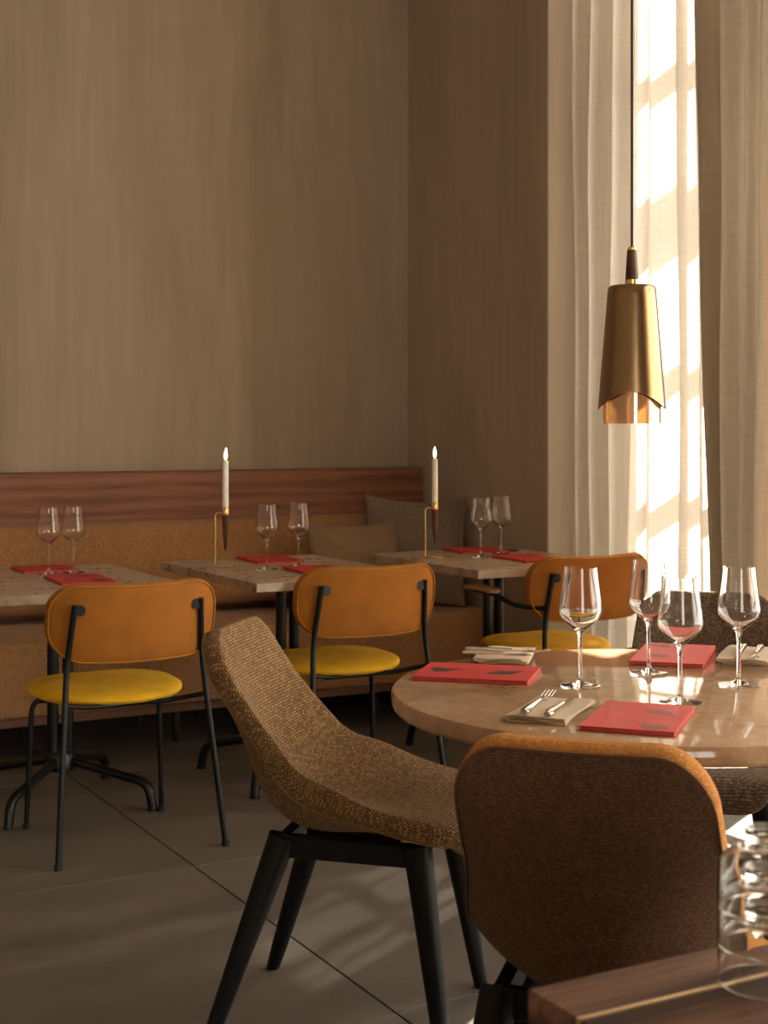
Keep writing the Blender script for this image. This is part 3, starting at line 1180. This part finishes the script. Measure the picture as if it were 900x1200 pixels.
def candle_set(where, x, y):
    ang = math.atan2(math.cos(YAW) * 0 + math.sin(YAW), -math.cos(YAW))     # rod stands to the left of the candle
    t = empty('candle_holder', 'brass rod candle holder with turned walnut drop on ' + where, 'candle holder', (x, y, .7502), ang, 'candle holders')
    ro = .037
    tube('rod', fillet([(ro, 0, .003), (ro, 0, .195), (.010, 0, .195)], .014, 6), .0029, 'brass_pol', t, 10)
    # flat open ring as foot
    bm = bmesh.new()
    pts = [(ro - .035 + .035 * math.cos(a), .030 * math.sin(a), .0025) for a in [2 * PI * k / 40 for k in range(34)]]
    bm_tube(bm, pts, .0026, 8)
    bm_tube(bm, [(ro, 0, .0025), (ro - .078, .004, .0025)], .003, 8)
    from_bm('foot', bm, 'brass_pol', t, True, 60)
    cu = lathe('cup', [(0, .188), (.0125, .188), (.0130, .19), (.0130, .214), (.0115, .216), (.0110, .200), (0, .200)], 'brass_pol', t, 28)
    pr = [(0, .055), (.003, .062), (.0075, .09), (.0112, .125), (.0128, .158), (.0128, .175), (.0122, .188), (0, .188)]
    lathe('walnut_drop', pr, 'walnut_small', t, 28)
    c = empty('candle', 'lit white taper candle in the holder on ' + where, 'candle', (x, y, .7502 + .2005), random.uniform(0, 6), 'lit candles')
    lathe('wax', [(0, 0), (.0105, 0), (.0118, .015), (.0108, .176), (.0100, .184), (.0075, .1825), (0, .181)], 'wax', c, 28)
    tube('wick', fillet([(0, 0, .180), (0, 0, .189), (.002, 0, .194)], .004, 4), .0009, 'wick', c, 6)
    fl = lathe('flame', [(0, .187), (.0034, .191), (.0060, .199), (.0056, .209), (.0032, .221), (0, .232)], 'flame', c, 16)
    for v in fl.data.vertices:                 # leans with the draught
        v.co.x += .10 * (v.co.z - .187)
    pl = bpy.data.lights.new('candle_light', 'POINT')
    pl.energy = .22
    pl.color = (1, .66, .32)
    pl.shadow_soft_size = .006
    plo = bpy.data.objects.new('candle_light', pl)
    COL.objects.link(plo)
    plo.location = (x, y, .7502 + .2005 + .216)
    return t


candle_set('the middle bistro table', 2.021, 4.912)
candle_set('the window corner table', 2.872, 4.855)

# ---------------------------------------------------------------- menus


def menu(label, quad, group, z=.7502, size=None, flip=False, style=0):
    q = [Vector((*p, 0)) for p in quad]       # bl, tl, tr, br as seen
    c = sum(q, Vector()) / 4
    ex = ((q[3] - q[0]) + (q[2] - q[1])) / 2
    ey = ((q[1] - q[0]) + (q[2] - q[3])) / 2
    W, H = (ex.length, ey.length) if size is None else size
    ang = (math.atan2(ex.y, ex.x) + math.atan2(ey.y, ey.x) - PI / 2) / 2
    t = empty('menu', label, 'menu', (c.x, c.y, z), ang, group)
    th = .0085 if z < .7503 else .006
    box('back_cover', -W / 2, W / 2, -H / 2, H / 2, 0, .0018, 'menu', t, .0006, 1)
    box('pages', -W / 2 + .002, W / 2 - .002, -H / 2 + .002, H / 2 - .002, .0018, th - .0018, 'pages', t)
    box('front_cover', -W / 2, W / 2, -H / 2, H / 2, th - .0018, th, 'menu', t, .0006, 1)
    bm = bmesh.new()
    zt = th + .0004

    def P(u, v):
        u, v = (1 - u, 1 - v) if flip else (u, v)
        return Vector(((u - .5) * W, (v - .5) * H, zt))

    def stroke(pts, w=.0011):
        ps = crom([P(u, v) for u, v in pts], 5)
        row = []
        for i, p in enumerate(ps):
            d = (ps[min(i + 1, len(ps) - 1)] - ps[max(i - 1, 0)]).normalized()
            n = Vector((-d.y, d.x, 0)) * w / 2
            row.append((bm.verts.new(p + n), bm.verts.new(p - n)))
        for a, b in zip(row, row[1:]):
            bm.faces.new((a[0], a[1], b[1], b[0]))
    ink = 'ink2' if group == 'red menus on the round table' and style == 0 else 'ink'
    if style == 1:
        stroke([(.12, .62), (.25, .55), (.36, .60), (.46, .50), (.58, .38), (.66, .42)])
        stroke([(.30, .50), (.40, .58), (.44, .66)])
        stroke([(.46, .50), (.56, .62), (.70, .58)])
        from_bm('line_drawing', bm, 'ink', t, False)
        for pts in ([(.07, .58), (.12, .66), (.20, .60), (.33, .60), (.36, .54), (.28, .52), (.24, .38), (.14, .36), (.10, .46)],
                    [(.62, .44), (.68, .56), (.78, .60), (.90, .62), (.86, .50), (.80, .36), (.70, .34), (.58, .36)]):
            b = bmesh.new()
            b.faces.new([b.verts.new(P(u, v) + Vector((0, 0, .0001))) for u, v in pts])
            from_bm('ink_patch', b, 'ink', t, False)
        return t
    stroke([(.32, .30), (.45, .36), (.58, .40), (.72, .44), (.86, .42), (.93, .38)])
    stroke([(.32, .30), (.42, .24), (.52, .27), (.60, .14), (.70, .12)])
    stroke([(.45, .36), (.50, .30), (.58, .27)])
    stroke([(.62, .66), (.74, .57), (.86, .53), (.95, .46)])

    def blot(pts):
        b = bmesh.new()
        b.faces.new([b.verts.new(P(u, v) + Vector((0, 0, .0001))) for u, v in pts])
        from_bm('ink_patch', b, ink, t, False)
    from_bm('line_drawing', bm, 'ink', t, False)
    blot([(.50, .72), (.58, .76), (.70, .75), (.80, .68), (.88, .60), (.80, .60), (.70, .63), (.60, .62), (.52, .65)])
    blot([(.62, .30), (.66, .22), (.74, .20), (.82, .20), (.93, .12), (.90, .08), (.78, .07), (.68, .05), (.62, .12)])
    blot([(.10, .665), (.125, .68), (.135, .65), (.115, .635)])
    return t


rm = 'red menus on the round table'
menu('red menu with dark ink patches at the left rim of the round table', [(1.436, 2.51), (1.55, 2.645), (1.725, 2.483), (1.597, 2.346)], rm, style=1)
menu('red menu nearest the camera on the round table', [(1.436, 1.952), (1.617, 2.125), (1.711, 1.992), (1.544, 1.84)], rm)
menu('paler-looking red menu at the far window side of the round table', [(1.931, 2.455), (2.133, 2.649), (2.241, 2.531), (2.038, 2.346)], rm, flip=True)
bmn = 'red menus on the bench tables'
menu('red menu lying behind the glasses on the left bistro table', [(1.304, 4.984), (1.317, 5.21), (1.52, 5.21), (1.49, 5.0)], bmn)
menu('red menu partly behind the velvet chair on the left bistro table', [(1.31, 4.548), (1.336, 4.86), (1.515, 4.837), (1.49, 4.55)], bmn)
menu('red menu lying behind the glasses on the middle bistro table', [(2.152, 4.935), (2.19, 5.2), (2.39, 5.2), (2.331, 4.93)], bmn)
menu('red menu lying before the right glass on the middle bistro table', [(2.13, 4.50), (2.185, 4.74), (2.35, 4.73), (2.31, 4.50)], bmn)
menu('red menu lying behind the glasses on the window corner table', [(3.03, 4.93), (3.11, 5.16), (3.32, 5.15), (3.24, 4.93)], bmn)
menu('red menu at the front of the window corner table', [(3.05, 4.50), (3.08, 4.76), (3.27, 4.76), (3.25, 4.50)], bmn)
o = lathe('coaster', [(0, 0), (.040, 0), (.043, .004), (.042, .006), (.036, .004), (0, .003)], 'green', None, 32)
o.location = (3.30, 4.985, .7502)
tag(o, 'small flat dark green round dish behind the glasses on the corner table', 'coaster')

# ---------------------------------------------------------------- napkins and cutlery


def napkin(label, c, ang, w, l, seed, layers=3):
    """linen folded over on itself: a continuous sheet, folds along its two long sides"""
    rnd = random.Random(seed)
    t = .0026
    sec = []
    N = 10
    for k in range(layers):
        zc = .0022 + k * .0042
        xs = [(-w / 2 + w * i / N) for i in range(N + 1)]
        if k % 2:
            xs.reverse()
        ins = .004 * k
        for i, x in enumerate(xs):
            sec.append((x * (1 - ins), zc))
        if k < layers - 1:
            sg = 1 if k % 2 == 0 else -1
            for a in (-.5, 0, .5):
                sec.append((sg * (w / 2 + .0024 * math.cos(a * PI)) * (1 - ins), zc + .0021 + .0021 * math.sin(a * PI)))
    bm = bmesh.new()
    rows = []
    M_ = 16
    n = len(sec)
    for j in range(M_ + 1):
        y = -l / 2 + l * j / M_
        up, lo = [], []
        for i, (x, z) in enumerate(sec):
            a = sec[max(i - 1, 0)]
            b = sec[min(i + 1, n - 1)]
            d = Vector((b[0] - a[0], b[1] - a[1]))
            d = d.normalized() if d.length > 1e-9 else Vector((1, 0))
            nx, nz = -d.y * t / 2, d.x * t / 2
            wob = .0012 * math.sin(7 * x / w + 3.1 * y / l + seed) * (z / .012)
            sk = .006 * math.sin(2.5 * y / l + z * 300 + seed)
            up.append(bm.verts.new((x + nx + sk, y + .003 * math.sin(9 * x / w + z * 500), max(.0004, z + nz + wob))))
            lo.append(bm.verts.new((x - nx + sk, y + .003 * math.sin(9 * x / w + z * 500), max(.0002, z - nz + wob))))
        rows.append(up + lo[::-1])
    for a, b in zip(rows, rows[1:]):
        m = len(a)
        for k in range(m):
            bm.faces.new((a[k], a[(k + 1) % m], b[(k + 1) % m], b[k]))
    for r in (rows[0], rows[-1]):
        for k in range(n - 1):
            bm.faces.new((r[k], r[k + 1], r[-2 - k], r[-1 - k]))
    o = from_bm('napkin', bm, 'napkin', None, True, 60)
    o.location = (c[0], c[1], .7502)
    o.rotation_euler = (0, 0, ang)
    tag(o, label, 'napkin', 'folded cream napkins')
    return o


NT_ = .7502 + .0022 + .0042 * 2 + .0034


def cutlery(kind, label, p0, p1, z=NT_):
    """p0 = handle end, p1 = tip"""
    d = Vector((p1[0] - p0[0], p1[1] - p0[1], 0))
    L = d.length
    t = empty(kind, label, kind, (p0[0], p0[1], z), math.atan2(d.y, d.x), 'cutlery on the napkins')
    H = .58 if kind == 'knife' else .55
    bm = bmesh.new()
    n = 10
    pts = [(L * H * i / n, 0, .0064) for i in range(n + 1)]
    rr = [.0062, .0086] + [.0086 - .0046 * (i / (n - 2)) for i in range(n - 1)]
    bm_tube(bm, pts, rr, 12, True, .72)
    from_bm('handle', bm, 'steel', t, True, 60)
    bm = bmesh.new()
    if kind == 'knife':
        up = [(L * H, .0028), (L * .68, .0045), (L * .85, .0055), (L * .95, .0050), (L, .001)]
        lo = [(L, -.0012), (L * .9, -.0055), (L * .72, -.0062), (L * H, -.0030)]
        ring = up + lo
        a = [bm.verts.new((x, y, .0036)) for x, y in ring]
        b = [bm.verts.new((x, y, .0024)) for x, y in ring]
        bm.faces.new(a)
        bm.faces.new(b)
        for k in range(len(ring)):
            k2 = (k + 1) % len(ring)
            bm.faces.new((a[k], a[k2], b[k2], b[k]))
        from_bm('blade', bm, 'steel', t, False)
    else:
        def zc(s):
            return .0042 - .0022 * math.sin(s * PI * .9) + .010 * max(0, s - .5) ** 1.5
        sh = [(0, .0028), (.18, .003), (.34, .0075), (.46, .0105), (.56, .0112)]
        rows = []
        for s, w in sh:
            x = L * (H + (1 - H) * s)
            rows.append([bm.verts.new((x, yy * w, zc(s) + dz)) for yy, dz in ((-1, .0008), (-.3, 0), (.3, 0), (1, .0008), (1, .0022), (.3, .0014), (-.3, .0014), (-1, .0022))])
        for a, b in zip(rows, rows[1:]):
            for k in range(8):
                bm.faces.new((a[k], a[(k + 1) % 8], b[(k + 1) % 8], b[k]))
        bm.faces.new(rows[0])
        bm.faces.new(rows[-1])
        from_bm('neck', bm, 'steel', t, True, 60)
        for q in (-1, -.333, .333, 1):
            bm = bmesh.new()
            pts = [(L * (H + (1 - H) * s), q * .0096 * (1 - .05 * s), zc(s) + .0012) for s in (.54, .65, .76, .87, .95, 1.0)]
            bm_tube(bm, pts, [.0016, .0015, .0014, .0012, .0010, .0005], 6)
            from_bm('tine', bm, 'steel', t, True, 60)
    return t


napkin('cream napkin at the back left rim of the round table, behind a red menu', (1.752, 2.655), math.radians(-43), .105, .175, 2)
napkin('cream napkin at the front of the round table, left of the front menu', (1.4775, 2.098), math.radians(-50), .105, .19, 4)
napkin('cream napkin at the right rim of the round table under a fork and knife', (2.215, 2.40), math.radians(-47), .105, .20, 9)
cutlery('knife', 'steel knife lying dark on the back left napkin of the round table', (1.645, 2.662), (1.760, 2.568))
cutlery('fork', 'steel fork lying on the back left napkin of the round table', (1.672, 2.695), (1.822, 2.588))
cutlery('fork', 'steel fork with sunlit tines on the front napkin of the round table', (1.385, 2.045), (1.545, 2.192))
cutlery('knife', 'steel knife with thick handle on the front napkin of the round table', (1.408, 2.010), (1.555, 2.135))
cutlery('knife', 'steel knife left of the fork on the right napkin of the round table', (2.245, 2.447), (2.095, 2.305))
cutlery('fork', 'steel fork on the right napkin of the round table', (2.265, 2.415), (2.125, 2.290))

# ---------------------------------------------------------------- walnut counter and stacked tumblers in the foreground
CX0, CX1, CY0, CY1 = .733, 1.65, .45, 1.077
ct = empty('side_counter', 'dark walnut counter with pale gold inlay in the front right corner', 'counter', ((CX0 + CX1) / 2, (CY0 + CY1) / 2, 0))
ox, oy = ct.location.x, ct.location.y
SY0, SY1 = .9985, 1.0045
bm = bmesh.new()
bm_box(bm, CX0 - ox, CX1 - ox, CY0 - oy, SY0 - oy, .715, .75, .0015, 1)
bm_box(bm, CX0 - ox, CX1 - ox, SY1 - oy, CY1 - oy, .715, .75, .0015, 1)
from_bm('worktop', bm, 'walnut', ct, True, 35)
box('gold_strip', CX0 - ox + .001, CX1 - ox - .001, SY0 - oy, SY1 - oy, .715, .7502, 'strip', ct)  # pale gold metal strip set flush between the two worktop boards
box('cabinet_body', CX0 + .004 - ox, CX1 - .01 - ox, CY0 + .01 - oy, CY1 - .004 - oy, .06, .715, 'black_wood', ct, .002, 1)
box('kick_base', CX0 + .04 - ox, CX1 - .04 - ox, CY0 + .04 - oy, CY1 - .04 - oy, 0, .06, 'black_wood', ct)

TUM = [(.0447, .0006), (.0449, .003), (.0445, .02), (.0435, .036), (.0405, .046), (.033, .0525), (.025, .0555), (.0205, .0585), (.0190, .0625), (.0200, .067),
       (.0212, .070), (.0205, .0722), (.0188, .0718), (.0165, .0690), (.008, .0672), (0, .0668)]
TUI = [(0, .0600), (.010, .0590), (.0165, .0560), (.0235, .0530), (.0315, .0500), (.0385, .0440), (.0415, .035), (.0425, .02), (.0431, .003), (.0437, .0006)]
tl = None
for k, nm in enumerate(('bottom upturned glass tumbler of the stack on the walnut counter', 'middle upturned glass tumbler of the stack on the walnut counter',
                        'topmost upturned glass tumbler of the stack on the walnut counter')):
    if tl is None:
        o = tl = lathe('tumbler', smooth_prof(TUM, 2) + smooth_prof(TUI, 2), 'tumbler', None, 56, closed=True, sharp=60)
    else:
        o = tl.copy()
        COL.objects.link(o)
    o.location = (.931, .984, .7503 + k * .0335)
    tag(o, nm, 'glass', 'stacked tumblers')
